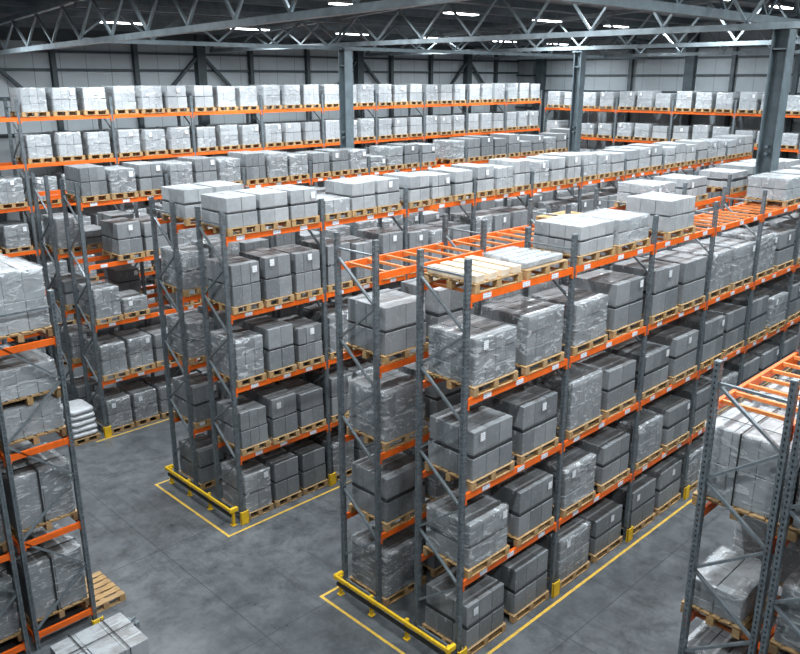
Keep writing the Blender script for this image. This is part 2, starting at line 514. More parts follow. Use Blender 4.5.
LV = [1.68, 3.37, 5.08, 6.80]
def steps(a, n, p): return [a + i * p for i in range(n + 1)]
U1 = [0, 2.86, 5.72, 8.44, 11.08, 13.78, 16.5, 19.2]; U2 = [0, 2.67, 5.42, 8.1, 10.75, 13.4, 16.05, 18.7, 21.35, 24.0, 26.6]; U3 = steps(0, 9, 2.62)
Rack('R0', 'pallet rack at right edge with bare orange support bars on top', (9.0, 2.80), 0, steps(0, 2, 2.76), .97, [1.55, 3.13, 4.74, 6.22], 6.78, 3, 0, bars=((6.22, (0, 1)), (3.13, (0,))), bstart=6.5, bpitch=.645)
Rack('R0F', 'pallet rack cut off by right edge, behind the doubled posts', (9.0, 1.715), 0, steps(0, 2, 2.76), 1.05, [1.55, 3.13, 4.74, 6.22], 6.78, 3, 0, bars=((6.22, (0, 1)),), bstart=6.5, bpitch=.645)
Rack('R1F', 'front row of nearest double rack, timber pallets on its top shelf', (9.04, 7.68), 0, U1, 1.10, LV, 7.38, 7, 7, bars=((6.80, (0, 1, 2, 3, 4)),))
Rack('R1B', 'back row of nearest double rack, first top bay empty', (9.04, 9.75), 0, U1, 1.10, LV, 7.38, 4, 0, bars=((6.80, (0, 1, 2)),))
Rack('R2F', 'front row of middle double rack, facing the wide aisle', (8.97, 14.40), 0, U2, 1.05, LV, 7.34, 6, 9)
Rack('R2B', 'back row of middle double rack, behind its front row', (8.97, 16.45), 0, U2, 1.05, LV, 7.34, 2, 0)
Rack('R3F', 'front row of farthest double rack, before the back-wall rack', (8.82, 21.20), 0, U3, 1.05, LV, 7.36, 5, 6)
Rack('R3B', 'back row of farthest double rack, next to the back-wall rack', (8.82, 23.25), 0, U3, 1.05, LV, 7.36, 2, 0)
LW_ = [1.45, 2.9, 4.35, 5.85, 7.25, 8.76]
Rack('W', 'tall long pallet rack along the back wall', (6.8, 28.0), 0, steps(0, 10, 3.2), 1.1, LW_, 9.35, 3, 0)
LV_ = [1.3, 2.75, 4.1, 5.45, 6.88, 8.40]
Rack('V', 'tall pallet rack along the end wall, beyond the columns', (39.0, 27.9), -PI / 2, [0, 2.3, 4.6, 7.8, 11.0, 14.2, 17.4, 20.6], 1.05, LV_, 9.0, 0, 0)
LL = [.33, 2.2, 3.9, 5.77]
Rack('L1', 'pallet rack at left edge, its end frame crossed by orange beams', (4.94, 13.31), PI / 2, steps(.05, 1, 2.76), 1.17, LL, 6.6, 2, 0, ties=LL, bstart=5.93, bpitch=.925)
Rack('L2', 'pallet rack cut off by left edge, behind the strapped loads', (3.68, 13.31), PI / 2, steps(.05, 1, 2.76), 1.17, [z - .09 for z in LL], 6.6, 2, 0, ties=[z - .09 for z in LL], bstart=5.93, bpitch=.925)

# ------------------------------------------------------------------ load and pallet layout
ITEMS = []           # dicts: kind load / pallet, rack, level, u, v, z, w, d, h, cls, var
PAL_H = .162
def put(rk, lev, u0, w, cls, h, var=0, dv=0.0, load=True, d=None, pw=None, tall=None, pal_n=1, lz=None):
    """a pallet whose span on the rack is u0 .. u0+w, with a load of height h on it"""
    R = RACKS[rk]; z = .004 if lev == 0 else R.levels[lev - 1] + .002
    d = d or {'A': 1.10, 'B': 1.10, 'W': 1.12, 'S': 1.1}[cls]
    v = R.depth / 2 + dv
    for k in range(pal_n):
        ITEMS.append(dict(kind='pallet', rack=rk, lev=lev, u=u0 + w / 2, v=v, z=z, w=w, d=d, h=PAL_H, cls=cls, has=load)); z += PAL_H
    if load:
        lw = w - {'A': .10, 'B': .045, 'W': .09, 'S': .05}[cls]; ld = d - .07
        ITEMS.append(dict(kind='load', rack=rk, lev=lev, u=u0 + w / 2, v=v, z=z + .001, w=lw, d=ld, h=h, cls=cls, var=var, pal=ITEMS[-1]))
        ITEMS[-2]['on'] = ITEMS[-1]
        return z + h

def fill(rk, lev, bay, n, cls, hs, skip=0.0, seed=0, lowp=0.0):
    R = RACKS[rk]; r = random.Random(seed * 7919 + lev * 131 + bay * 17 + 5)
    a, e = R.ups[bay] + .05, R.ups[bay + 1] - .05
    span = (e - a) / n
    for i in range(n):
        if r.random() < skip: continue
        w = min(span - .04, {'A': 1.17, 'B': .775, 'W': .90, 'S': 1.2}[cls])
        u0 = a + span * (i + .5) - w / 2 + r.uniform(-1, 1) * (.025 if cls == 'A' else .003)
        h = r.uniform(*hs)
        if r.random() < lowp: h *= r.uniform(.4, .7)
        put(rk, lev, u0, w, cls, h, r.randrange(30), r.uniform(-.02, .02))

# nearest double rack
for bay in range(7):
    for lev in range(4):
        fill('R1F', lev, bay, 2, 'A', (.80, .95), 0, 11)
        fill('R1B', lev, bay, 2, 'A', (.84, .98), 0 if bay < 3 else .05, 12)
# its top shelf: timber pallets, four low loads, bare bars between
put('R1F', 4, .13, 1.2, 'A', 0, load=False)
put('R1F', 4, 1.45, 1.18, 'A', 0, load=False)
put('R1F', 4, 2.98, 1.22, 'A', .52, 31); put('R1F', 4, 4.3, 1.2, 'A', .50, 41)
put('R1F', 4, 6.22, 1.22, 'A', .62, 31)
put('R1F', 4, 12.5, 1.22, 'A', .55, 41, .02); put('R1F', 4, 13.9, 1.2, 'A', .5, 31)
for bay in (5, 6): fill('R1F', 4, bay, 2, 'A', (.5, .65), 0, 15)
put('R1B', 4, 6.0, 1.2, 'A', 0, load=False)
put('R1B', 4, 9.4, 1.2, 'A', .5, 41); put('R1B', 4, 11.2, 1.2, 'A', .48, 31); 
for bay in (5, 6): fill('R1B', 4, bay, 2, 'A', (.4, .6), 0, 16)
# middle double rack
for bay in range(10):
    for lev in range(4):
        fill('R2F', lev, bay, 3, 'B', (.84, 1.0), 0, 21, .06)
        fill('R2B', lev, bay, 3, 'B', (.8, 1.0), 0 if bay < 1 else .1, 22)
    if bay > 1:
        fill('R2F', 4, bay, 3, 'B', (.60, .72), 0, 23)
    if bay > 3: fill('R2B', 4, bay, 3, 'B', (.25, .4), .5, 24)
for i in range(3): put('R2F', 4, .085 + .835 * i, .80, 'B', (.66, .64, .62)[i], (0, 3, 6)[i])
for i in range(2): put('R2B', 4, .1 + .84 * i, .80, 'B', .66, 3, -.3)
put('R2F', 4, 2.73, .80, 'B', .30, 33); put('R2F', 4, 3.565, .80, 'B', .62, 6); put('R2F', 4, 4.40, .80, 'B', .62, 0)
# farthest double rack
for bay in range(9):
    for lev in range(5):
        fill('R3F', lev, bay, 3, 'B', (.76, .92) if lev < 4 else (.62, .82), .04, 31, .10)
        if lev < 4: fill('R3B', lev, bay, 3, 'B', (.7, .9), .15, 32, .1)
        elif bay > 4: fill('R3B', lev, bay, 3, 'B', (.25, .35), .4, 33)
# wall racks
for bay in range(10):
    for lev in range(0 if bay < 3 else 3, 7 if bay else 5):
        fill('W', lev, bay, 3, 'W', (.74, .82), 0 if lev > 4 else .04, 41, 0)
for bay in range(7):
    n = 2 if bay < 2 else 3
    for lev in range(3, 7):
        fill('V', lev, bay, n, 'W', (.66, .82) if lev == 6 else (.5, .78), .04, 51, .12)
# rack at the right edge
put('R0', 3, .10, 1.25, 'A', .98, 62, .06); put('R0', 3, 1.42, 1.22, 'A', 1.0, 62)
put('R0', 2, .08, 1.1, 'A', .40, 52, .17, d=.8); put('R0', 2, 1.42, 1.22, 'A', .80, 52)
for lv_, h_ in ((3, .9), (2, .8), (1, .9), (0, .9)):
    for u_ in (.12, 1.44): put('R0F', lv_, u_, 1.2, 'A', h_, 2, -.06, d=1.06)
put('R0', 1, .12, 1.2, 'A', .9, 2); put('R0', 1, 1.42, 1.22, 'A', .8, 2); put('R0', 0, .12, 1.2, 'A', .8, 2); put('R0', 0, 1.42, 1.2, 'A', .8, 2)
# rack at the left edge
for rk in ('L1', 'L2'):
    e = 1.0 if rk == 'L1' else .95
    put(rk, 4, .16, 1.2, 'A', 1.05 * e, 61)
    t = put(rk, 3, .16, 1.2, 'A', .56, 61)
    ITEMS.append(dict(kind='pallet', rack=rk, lev=3, u=.76, v=RACKS[rk].depth / 2, z=t + .02, w=1.2, d=1.1, h=PAL_H, cls='A', has=True))
    ITEMS.append(dict(kind='load', rack=rk, lev=3, u=.76, v=RACKS[rk].depth / 2, z=t + .021 + PAL_H, w=1.15, d=1.01, h=.52, cls='A', var=61, pal=ITEMS[-1])); ITEMS[-2]['on'] = ITEMS[-1]; ITEMS[-1]['upper'] = ITEMS[-2]['upper'] = True
    put(rk, 2, .16, 1.2, 'A', 1.0, 71); put(rk, 1, .16, 1.2, 'A', 1.12, 71)
    put(rk, 0, .16, 1.2, 'A', .01, 71, load=False) if False else None
    for lev in (1, 2, 3, 4): put(rk, lev, 1.5, 1.2, 'A', .95, 61)

# ------------------------------------------------------------------ how much of each shows (small test rays against boxes)
def item_box(it):
    R = RACKS[it['rack']]
    c = []
    for du in (-.5, .5):
        for dv in (-.5, .5):
            for dz in (0, 1):
                c.append(R.world(it['u'] + du * it['w'], it['v'] + dv * it['d'], it['z'] + dz * it['h']))
    lo = [min(p[i] for p in c) for i in range(3)]; hi = [max(p[i] for p in c) for i in range(3)]
    return lo, hi
bv, bf, owner = [], [], []
def prox(lo, hi, i):
    n = len(bv)
    x0, y0, z0 = lo; x1, y1, z1 = hi
    bv.extend([(x0,y0,z0),(x1,y0,z0),(x1,y1,z0),(x0,y1,z0),(x0,y0,z1),(x1,y0,z1),(x1,y1,z1),(x0,y1,z1)])
    for f in [(0,3,2,1),(4,5,6,7),(0,1,5,4),(1,2,6,5),(2,3,7,6),(3,0,4,7)]:
        bf.append(tuple(k + n for k in f)); owner.append(i)
for i, it in enumerate(ITEMS): prox(*item_box(it), i)
for R in RACKS.values():
    for z in R.levels:
        for v in (.027, R.depth - .027):
            a = R.world(R.ups[0], v, z); c = R.world(R.ups[-1], v, z)
            prox((min(a.x, c.x) - .025, min(a.y, c.y) - .025, z - .12), (max(a.x, c.x) + .025, max(a.y, c.y) + .025, z), -1)
prox((-9, -9, -.1), (42, 32, 0), -1); prox((-9, YW, 0), (42, YW + .1, 13), -1); prox((XW, -9, 0), (XW + .1, 32, 13), -1)
tree = BVHTree.FromPolygons(bv, bf)
Fv = Vector((math.cos(YAW) * math.cos(PITCH), math.sin(YAW) * math.cos(PITCH), -math.sin(PITCH)))
Rv = Vector((math.sin(YAW), -math.cos(YAW), 0)); Uv = Rv.cross(Fv)
def count_from(org, step, pad, arr):
    y = -pad
    while y < 654 + pad:
        x = -pad
        while x < 800 + pad:
            d = Fv + Rv * ((x - CX) / F_PX) - Uv * ((y - CY) / F_PX)
            hit = tree.ray_cast(org, d)
            if hit[2] is not None:
                k = owner[hit[2]]
                if k >= 0: arr[k] = arr.get(k, 0) + step * step
            x += step
        y += step
vis, vis2 = {}, {}
cam_p = Vector((0, 0, H_CAM))
count_from(cam_p, 2, 0, vis)
for off in (Rv * 1.5, Rv * -1.5, Uv * .8): count_from(cam_p + off, 4, 24, vis2)
for i, it in enumerate(ITEMS): it['px'] = vis.get(i, 0); it['px2'] = vis2.get(i, 0)

# ------------------------------------------------------------------ prototypes
_carton = {}
def carton_mb(w, d, h, tape=True):
    b = MB(); b.bbox((-w/2, -d/2, 0), (w/2, d/2, h), .007, 0)
    if tape:
        t = min(.045, d * .15)
        b.box((-w/2 - .0008, -t/2, h - .07), (-w/2 + .004, t/2, h - .001), 1); b.box((w/2 - .004, -t/2, h - .07), (w/2 + .0008, t/2, h - .001), 1)
        b.box((-w/2 + .002, -t/2, h - .004), (w/2 - .002, t/2, h + .0008), 1)
    return b

def tier_mb(w, d, h, nx, ny):
    """one tier of cartons as a block whose sides and top show the joints"""
    g, dp = .012, .014
    def run(L, n):
        t = [(-L/2, 0)]
        for i in range(1, n):
            c = -L/2 + L * i / n
            t += [(c - g/2, 0), (c, dp), (c + g/2, 0)]
        return t
    ring = []
    for s_, n_ in run(w, nx): ring.append((s_, -d/2 + n_))
    for s_, n_ in run(d, ny): ring.append((w/2 - n_, s_))
    for s_, n_ in run(w, nx): ring.append((-s_, d/2 - n_))
    for s_, n_ in run(d, ny): ring.append((-w/2 + n_, -s_))
    k = len(ring); b = MB(); c = .008
    vs = [(x, y, 0) for x, y in ring] + [(x, y, h - c) for x, y in ring] + [(x * (1 - 2*c/w), y * (1 - 2*c/d), h) for x, y in ring]
    fs = []
    for r_ in range(2):
        for i in range(k):
            j = (i + 1) % k
            fs.append((r_*k + i, r_*k + j, (r_+1)*k + j, (r_+1)*k + i))
    fs.append(tuple(range(2*k, 3*k))); fs.append(tuple(range(k - 1, -1, -1)))
    b.add(vs, fs); return b

def wrap_mb(w, d, h, seed, amp=.012):
    """a crumpled film sleeve round the load, folded over its top edge"""
    b = MB(); b.smooth = True
    W, D = w + .012, d + .012
    nseg = 9
    per = []
    cr = .03
    cor = [(W/2, -D/2, -90), (W/2, D/2, 0), (-W/2, D/2, 90), (-W/2, -D/2, 180)]
    pts = [(-W/2 + cr, -D/2), (W/2 - cr, -D/2), (W/2, -D/2 + cr), (W/2, D/2 - cr), (W/2 - cr, D/2), (-W/2 + cr, D/2), (-W/2, D/2 - cr), (-W/2, -D/2 + cr)]
    for i in range(8):
        p, q = Vector(pts[i]), Vector(pts[(i + 1) % 8])
        n = nseg if i % 2 == 0 else 1
        for t in range(n): per.append(p.lerp(q, t / n))
    rows = [.004] + [h * i / 9 for i in range(1, 9)] + [h + .006, h + .010]
    k = len(per)
    for ri, z in enumerate(rows):
        for p in per:
            q = p.copy()
            if ri == len(rows) - 1:
                q = Vector((p.x * (1 - .22 / w), p.y * (1 - .22 / d)))
            n3 = mnoise.noise(Vector((p.x * 3.1 + seed, p.y * 3.1, z * 6.0)))
            m = 1 + amp * (n3 + .9) / max(w, d)
            zz = z + (amp * .4 * (n3 + .6) if 0 < ri else .003 * (n3 + 1))
            b.v.append((q.x * m, q.y * m, zz))
    for r_ in range(len(rows) - 1):
        for i in range(k):
            j = (i + 1) % k
            b.f.append((r_*k + i, r_*k + j, (r_+1)*k + j, (r_+1)*k + i)); b.m.append(0)
    return b

# variants: tiers, cartons across, cartons deep, interlayer, wrapped, straps, pale
VAR = {
    'A': [dict(t=3, nx=4, ny=4, gap=.0, wrap=True, look='three-tier film-wrapped grey carton load'),
          dict(t=2, nx=3, ny=3, gap=.075, wrap=False, look='two-tier grey carton load'),
          dict(t=2, nx=4, ny=3, gap=.0, wrap=True, look='two-tier film-wrapped grey carton load'),
          dict(t=2, nx=3, ny=2, gap=.07, wrap=True, look='banded film-wrapped grey carton load'),
          dict(t=2, nx=2, ny=2, gap=.06, wrap=False, look='large-boxed grey carton load')],
    'B': [dict(t=2, nx=2, ny=3, gap=.05, wrap=False, look='two-tier grey carton load'),
          dict(t=2, nx=3, ny=3, gap=.03, wrap=True, look='two-tier film-wrapped grey carton load'),
          dict(t=2, nx=2, ny=2, gap=.05, wrap=True, look='banded film-wrapped grey carton load'),
          dict(t=3, nx=3, ny=3, gap=.0, wrap=True, look='three-tier film-wrapped grey carton load'),
          dict(t=2, nx=3, ny=4, gap=.03, wrap=False, look='small-boxed grey carton load')],
    'W': [dict(t=2, nx=3, ny=3, gap=.015, wrap=True, look='two-tier film-wrapped grey carton load'),
          dict(t=3, nx=3, ny=3, gap=.0, wrap=True, look='three-tier film-wrapped grey carton load'),
          dict(t=2, nx=2, ny=3, gap=.02, wrap=False, look='two-tier grey carton load'),
          dict(t=4, nx=2, ny=2, gap=.0, wrap=True, look='four-tier film-wrapped grey carton load')],
}
SPECIAL = {31: dict(t=2, nx=4, ny=3, gap=.03, wrap=False, pale=True, look='low pale two-tier carton load'),
           41: dict(t=2, nx=3, ny=3, gap=.02, wrap=True, pale=True, look='low pale film-wrapped carton load'),
           33: dict(t=1, nx=3, ny=3, gap=.0, wrap=True, pale=True, look='low single-tier pale carton load'),
           52: dict(t=3, nx=2, ny=2, gap=.0, wrap=True, pale=True, look='pale stepped load of flat cartons'),
           61: dict(t=2, nx=4, ny=3, gap=.0, wrap=True, pale=True, look='pale film-wrapped carton load'),
           62: dict(t=2, nx=3, ny=3, gap=.0, wrap=True, straps=True, sw=.02, pale=True, look='pale film-wrapped strapped load'),  # paler carton colour stands in for lamplight on the right-edge rack
           71: dict(t=1, nx=2, ny=2, gap=.0, wrap=True, straps=True, look='grey black-strapped carton load')}
def variant(it):
    if it['var'] in SPECIAL: return it['var'], SPECIAL[it['var']]
    if it['rack'] == 'R1F' and it['lev'] == 3 and it['u'] < 1.0: k = 0
    elif it['rack'] == 'R1F' and it['lev'] == 2 and it['u'] < 1.0: k = 1
    elif it['rack'] == 'R1F' and it['lev'] == 1 and it['u'] < 1.0: k = 3
    elif it['rack'] == 'R1F' and it['lev'] == 0 and it['u'] < 1.0: k = 1
    else: k = {'A': (1, 4, 0, 1, 2, 4, 3, 1), 'B': (0, 4, 1, 0, 2, 4, 0, 3), 'W': (0, 1, 2, 3, 0, 1, 3, 0)}[it['cls']][it['var'] % 8]
    return k, VAR[it['cls']][k]

_meshes = {}
def cached(key, fn):
    if key not in _meshes: _meshes[key] = fn()
    return _meshes[key]
def q(x, s=.02): return round(round(x / s) * s, 3)

def load_pieces(it, fine, r):
    """the pieces of a load about its base centre: (name, mesh key, builder, materials, location, rotation)"""
    k, S = variant(it)
    w, d, h = q(it['w']), q(it['d']), q(it['h'], .04)
    t, nx, ny, gap = S['t'], S['nx'], S['ny'], S['gap']
    if h < .34: t = 1
    it['hh'] = h
    ch = (h - gap * (t - 1)) / t
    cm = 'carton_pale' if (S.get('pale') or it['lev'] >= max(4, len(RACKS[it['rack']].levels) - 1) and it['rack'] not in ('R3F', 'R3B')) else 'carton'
    out = []
    for ti in range(t):
        z0 = ti * (ch + gap)
        sh = 1 - .02 * (ti % 2)
        ww, dd = w * sh, d * sh
        if fine:
            cw, cd = ww / nx, dd / ny
            for i in range(nx):
                for j in range(ny):
                    if 0 < i < nx - 1 and 0 < j < ny - 1 and ti < t - 1: continue
                    x = -ww/2 + cw * (i + .5); y = -dd/2 + cd * (j + .5)
                    hh = ch - .003 - r.choice((0, 0, .004, .008))
                    out.append(('carton', ('c', q(cw, .01), q(cd, .01), q(hh, .004), cm), lambda a=cw, b_=cd, c=hh: carton_mb(a - .006, b_ - .006, q(c, .004)), [cm, 'tape'],
                                (x + r.uniform(-.004, .004), y + r.uniform(-.004, .004), z0 + .001), r.uniform(-.012, .012)))
        else:
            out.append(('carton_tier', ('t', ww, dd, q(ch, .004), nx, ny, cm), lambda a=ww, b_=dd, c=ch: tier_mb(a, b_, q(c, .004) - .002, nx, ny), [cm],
                        (0, 0, z0 + .001), r.uniform(-.01, .01)))
        if ti < t - 1 and gap > .005:
            out.append(('interlayer', ('i', ww, dd, gap), lambda a=ww, b_=dd: _ib(a, b_, gap), ['inter'], (0, 0, z0 + ch - .001), 0))
    if S.get('straps'):
        n = 2
        for i in range(n):
            x = (-.22 + .44 * i) * w
            out.append(('strap', ('s', d, h, S.get('sw')), lambda: _strap(d, h, S.get('sw', .035)), ['strap'], (x, 0, 0), 0))
        out.append(('strap', ('s2', w, h, S.get('sw')), lambda: _strap(w, h, S.get('sw', .035), True), ['strap'], (0, .05 * d, 0), 0))
    if S['wrap']:
        out.append(('stretch_wrap', ('w', w, d, h, it['var'] % 3), lambda: wrap_mb(w, d, h, it['var'] % 3 * 7.7), ['film'], (0, 0, 0), 0))
    if r.random() < .5:
        lw, lh = (.12, .15)
        off = .012 + (.02 if S['wrap'] else 0)
        out.append(('label', ('l',), lambda: _lab(lw, lh), ['paper'], ((w/2 - .14) * r.choice((1, 1, .2, -.8)), -d/2 - off, max(.03, h - lh - r.uniform(.04, .1))), 0))
    return out
def _ib(a, b_, g):
    b = MB(); b.bbox((-a/2 + .008, -b_/2 + .008, 0), (a/2 - .008, b_/2 - .008, g + .001), .01); return b
def _strap(L, h, w, along_x=False):
    b = MB(); e = .004; t = .003
    def bx(lo, hi):
        if along_x: lo = (lo[1], lo[0], lo[2]); hi = (hi[1], hi[0], hi[2])
        b.box(lo, hi)
    o = L/2 + .026
    bx((-w/2, -o - t, 0), (w/2, -o, h + .02)); bx((-w/2, o, 0), (w/2, o + t, h + .02)); bx((-w/2, -o - t, h + .018), (w/2, o + t, h + .022))
    return b
def _lab(w, h):
    b = MB(); b.box((-w/2, -.0015, 0), (w/2, 0, h)); return b

def pallet_parts(w, d):
    """deck boards along the width, stringers across, nine blocks, three base boards"""
    t = .02; nb = 6
    P = []
    bw = d / nb * .78
    b = MB(); b.bbox((-w/2, -bw/2, 0), (w/2, bw/2, t), .003)
    for i in range(nb): P.append(('deck_board', ('db', w, bw), b, (0, -d/2 + bw/2 + (d - bw) * i / (nb - 1), PAL_H - t)))
    s = MB(); s.bbox((-.05, -d/2, 0), (.05, d/2, t), .003)
    k = MB(); k.bbox((-.06, -.05, 0), (.06, .05, PAL_H - 3*t), .004)
    m = MB(); m.bbox((-w/2, -.05, 0), (w/2, .05, t), .003)
    for x in (-w/2 + .06, 0, w/2 - .06):
        P.append(('stringer_board', ('st', d), s, (x, 0, PAL_H - 2*t)))
        for y in (-d/2 + .05, 0, d/2 - .05): P.append(('block', ('bk',), k, (x, y, t)))
    for y in (-d/2 + .05, 0, d/2 - .05): P.append(('base_board', ('bb', w), m, (0, y, 0)))
    return P
def pallet_whole(w, d):
    b = MB()
    for _, _, mb, loc in pallet_parts(w, d): b.join(mb, Matrix.Translation(loc))
    return b

# ------------------------------------------------------------------ labels
ORD = 'first second third fourth fifth sixth seventh eighth ninth tenth eleventh twelfth thirteenth fourteenth fifteenth sixteenth seventeenth eighteenth nineteenth twentieth'.split()
ORD += ['twenty-' + o for o in ORD[:9]] + ['thirtieth']
ROW = {'R0': 'rack at right edge', 'R1F': 'front of nearest double rack', 'R1B': 'back of nearest double rack', 'R2F': 'front of middle double rack', 'R2B': 'back of middle double rack',
       'R3F': 'front of farthest double rack', 'R3B': 'back of farthest double rack', 'R0F': 'rack cut by right edge', 'W': 'back-wall rack', 'V': 'end-wall rack', 'L1': 'rack at left edge', 'L2': 'half-hidden leftmost rack'}
END = {k: 'near end' for k in ROW}; END['W'] = 'left end'; END['V'] = 'corner'
def level_name(rk, lev):
    n = len(RACKS[rk].levels)
    if lev == 0: return 'floor level'
    if lev == n: return 'top shelf'
    if n == 6: return {5: 'shelf below top', 4: 'third shelf down', 3: 'fourth shelf down', 2: 'fifth shelf down', 1: 'lowest shelf'}[lev]
    return {1: 'lowest shelf', 2: 'second shelf', 3: 'third shelf'}[lev]
rows = {}
for it in ITEMS:
    if it['kind'] == 'pallet' and not it.get('upper'): rows.setdefault((it['rack'], it['lev']), []).append(it)
for k, L in rows.items():
    L.sort(key=lambda i: i['u'])
    for n, it in enumerate(L): it['n'] = n
for it in ITEMS:
    if it['kind'] == 'load': it['n'] = it['pal'].get('n', 0)
    elif it.get('upper'): it['n'] = 0
BADL = []
def where(it): return f"{ORD[it['n']]} from {END[it['rack']]}, {level_name(it['rack'], it['lev'])}, {ROW[it['rack']]}"

# ------------------------------------------------------------------ build loads and pallets
loads = sorted((i for i in ITEMS if i['kind'] == 'load' and i['px'] > 0), key=lambda i: -i['px'])
pals = sorted((i for i in ITEMS if i['kind'] == 'pallet' and i['px'] > 0), key=lambda i: -i['px'])
rest_l = loads[300:] + [i for i in ITEMS if i['kind'] == 'load' and i['px'] == 0 and i['px2'] > 0]
rest_p = pals[298:] + [i for i in ITEMS if i['kind'] == 'pallet' and i['px'] == 0 and (i['px2'] > 0 or (i.get('on') or {}).get('px', 0) + (i.get('on') or {}).get('px2', 0) > 0)]
loads = loads[:300]; pals = pals[:298]
print('LOADS', len(loads), 'rest', len(rest_l), 'PALLETS', len(pals), 'rest', len(rest_p), 'min px', loads[-1]['px'], pals[-1]['px'])
def rot_of(it): return RACKS[it['rack']].ang
for n, it in enumerate(loads):
    R = RACKS[it['rack']]; r = random.Random(n * 31 + 7)
    fine = it['px'] >= 420
    root = empty('carton_load', R.world(it['u'], it['v'], it['z']), R.ang)
    S = variant(it)[1]
    up = 'upper ' if it.get('upper') else ('lower ' if it['rack'][0] == 'L' and it['lev'] == 3 and it['n'] == 0 else '')
    tag(root, f"{up}{S['look']}, {where(it)}", 'pallet load', 'grey carton loads on pallets')
    for (nm, key, fn, mats, loc, rz) in load_pieces(it, fine, r):
        me = cached(key, lambda: fn().mesh(nm, mats))
        o = add(nm, me, root, loc, rz)
        if nm == 'label' and n < 60: o['label'] = 'white printed label'
for n, it in enumerate(pals):
    R = RACKS[it['rack']]
    w, d = q(it['w']), q(it['d'])
    loc = R.world(it['u'], it['v'], it['z'])
    up = 'upper ' if it.get('upper') else ('lower ' if it['rack'][0] == 'L' and it['lev'] == 3 and it['n'] == 0 else '')
    what = (f"{up}wooden pallet under carton load" if it['has'] else 'wooden pallet holding timber' if it['u'] < 1.2 else 'wooden pallet holding panels' if it['rack'] == 'R1F' else 'bare wooden pallet') + f", {where(it)}"
    if it['px'] > 90 and n < 60:
        root = empty('wooden_pallet', loc, R.ang); tag(root, what, 'pallet', 'wooden pallets in the racks')
        for nm, key, mb, l in pallet_parts(w, d): add(nm, cached(key, lambda: mb.mesh(nm, ['wood'])), root, l)
    else:
        o = add('wooden_pallet', cached(('pw', w, d), lambda: pallet_whole(w, d).mesh('wooden_pallet', ['wood'])), None, loc, R.ang)
        tag(o, what, 'pallet', 'wooden pallets in the racks')
# the remaining, barely visible ones
b = MB(); mats = ['carton', 'carton_pale', 'inter', 'film', 'paper', 'tape', 'strap']
for n, it in enumerate(rest_l):
    R = RACKS[it['rack']]; r = random.Random(n * 17 + 3)
    T = Matrix.Translation(R.world(it['u'], it['v'], it['z'])) @ Matrix.Rotation(R.ang, 4, 'Z')
    for (nm, key, fn, ms, loc, rz) in load_pieces(it, False, r):
        if nm == 'label': continue
        mb = fn(); mb.m = [mats.index(ms[0])] * len(mb.f)
        b.join(mb, T @ Matrix.Translation(loc) @ Matrix.Rotation(rz, 4, 'Z'))
if b.f:
    o = add('hidden_cartons', b.mesh('hidden_cartons', mats)); o['kind'] = 'stuff'
    tag(o, 'grey carton loads barely seen deep between the rack rows', 'cartons')
b = MB()
for it in rest_p:
    R = RACKS[it['rack']]
    T = Matrix.Translation(R.world(it['u'], it['v'], it['z'])) @ Matrix.Rotation(R.ang, 4, 'Z')
    b.join(pallet_whole(q(it['w']), q(it['d'])), T)
if b.f:
    o = add('hidden_pallets', b.mesh('hidden_pallets', ['wood'])); o['kind'] = 'stuff'
    tag(o, 'wooden pallets barely seen deep between the rack rows', 'pallets')

# ------------------------------------------------------------------ timber and panels on the top shelf
z0 = 6.804 + PAL_H
for i in range(4):
    b = MB(); x = 9.31 + i * .31
    b.bbox((-.10, -.53, 0), (.10, .53, .12), .006); 
    root = add('timber_beam', b.mesh('timber_beam', ['pale_wood']), None, (x, 8.22, z0 + .001))
    tag(root, f'pale timber beam on front top pallet, {ORD[i]} from the bare rack end', 'timber', 'timber beams on the top pallet')
r = random.Random(4)
for i in range(5):
    b = MB(); b.bbox((-.56 + .05 * i, -.085, 0), (.56 - .03 * i, .085, .11), .02)
    root = empty('wrapped_panel', (11.08 + r.uniform(-.03, .03), 7.84 + i * .21, z0 + .001), 0)
    tag(root, f'white wrapped panel lying on second top pallet, {ORD[i]} from the aisle', 'panel', 'wrapped panels on the top pallet')
    add('panel', b.mesh('panel', ['carton_pale']), root)
    wv = wrap_mb(1.1 - .05 * i, .172, .11, i, .008); wv.v = [(x, y, max(z, .001)) for x, y, z in wv.v]
    add('stretch_wrap', wv.mesh('stretch_wrap', ['film']), root)

# ------------------------------------------------------------------ floor-standing things
# strapped load at the bottom edge
for it_, loc, rz, lab in ((dict(rack='L1', lev=0, w=1.26, d=.98, h=1.02, cls='A', var=71), (4.13, 11.22, PAL_H), .02, 'grey strapped carton load on the floor at bottom edge'),):
    root = empty('carton_load', (loc[0], loc[1], loc[2] + .001), rz); tag(root, lab, 'pallet load')
    SPECIAL[72] = dict(t=2, nx=3, ny=2, gap=.0, wrap=False, straps=True, sw=.018, pale=True); it_['var'] = 72
    for (nm, key, fn, ms, l, rr) in load_pieces(it_, True, random.Random(5)):
        add(nm, fn().mesh(nm, ms), root, l, rr)
    root = empty('wooden_pallet', (loc[0], loc[1], 0), rz); tag(root, 'wooden pallet under the strapped floor load at bottom edge', 'pallet')
    for nm, key, mb, l in pallet_parts(1.28, 1.04): add(nm, mb.mesh(nm, ['wood']), root, l)
# empty pallet beside the left rack
root = empty('wooden_pallet', (5.22, 14.12, 0), .03); tag(root, 'empty wooden pallet lying on floor beside left-edge rack', 'pallet')
for nm, key, mb, l in pallet_parts(.8, 1.1): add(nm, mb.mesh(nm, ['wood']), root, l)
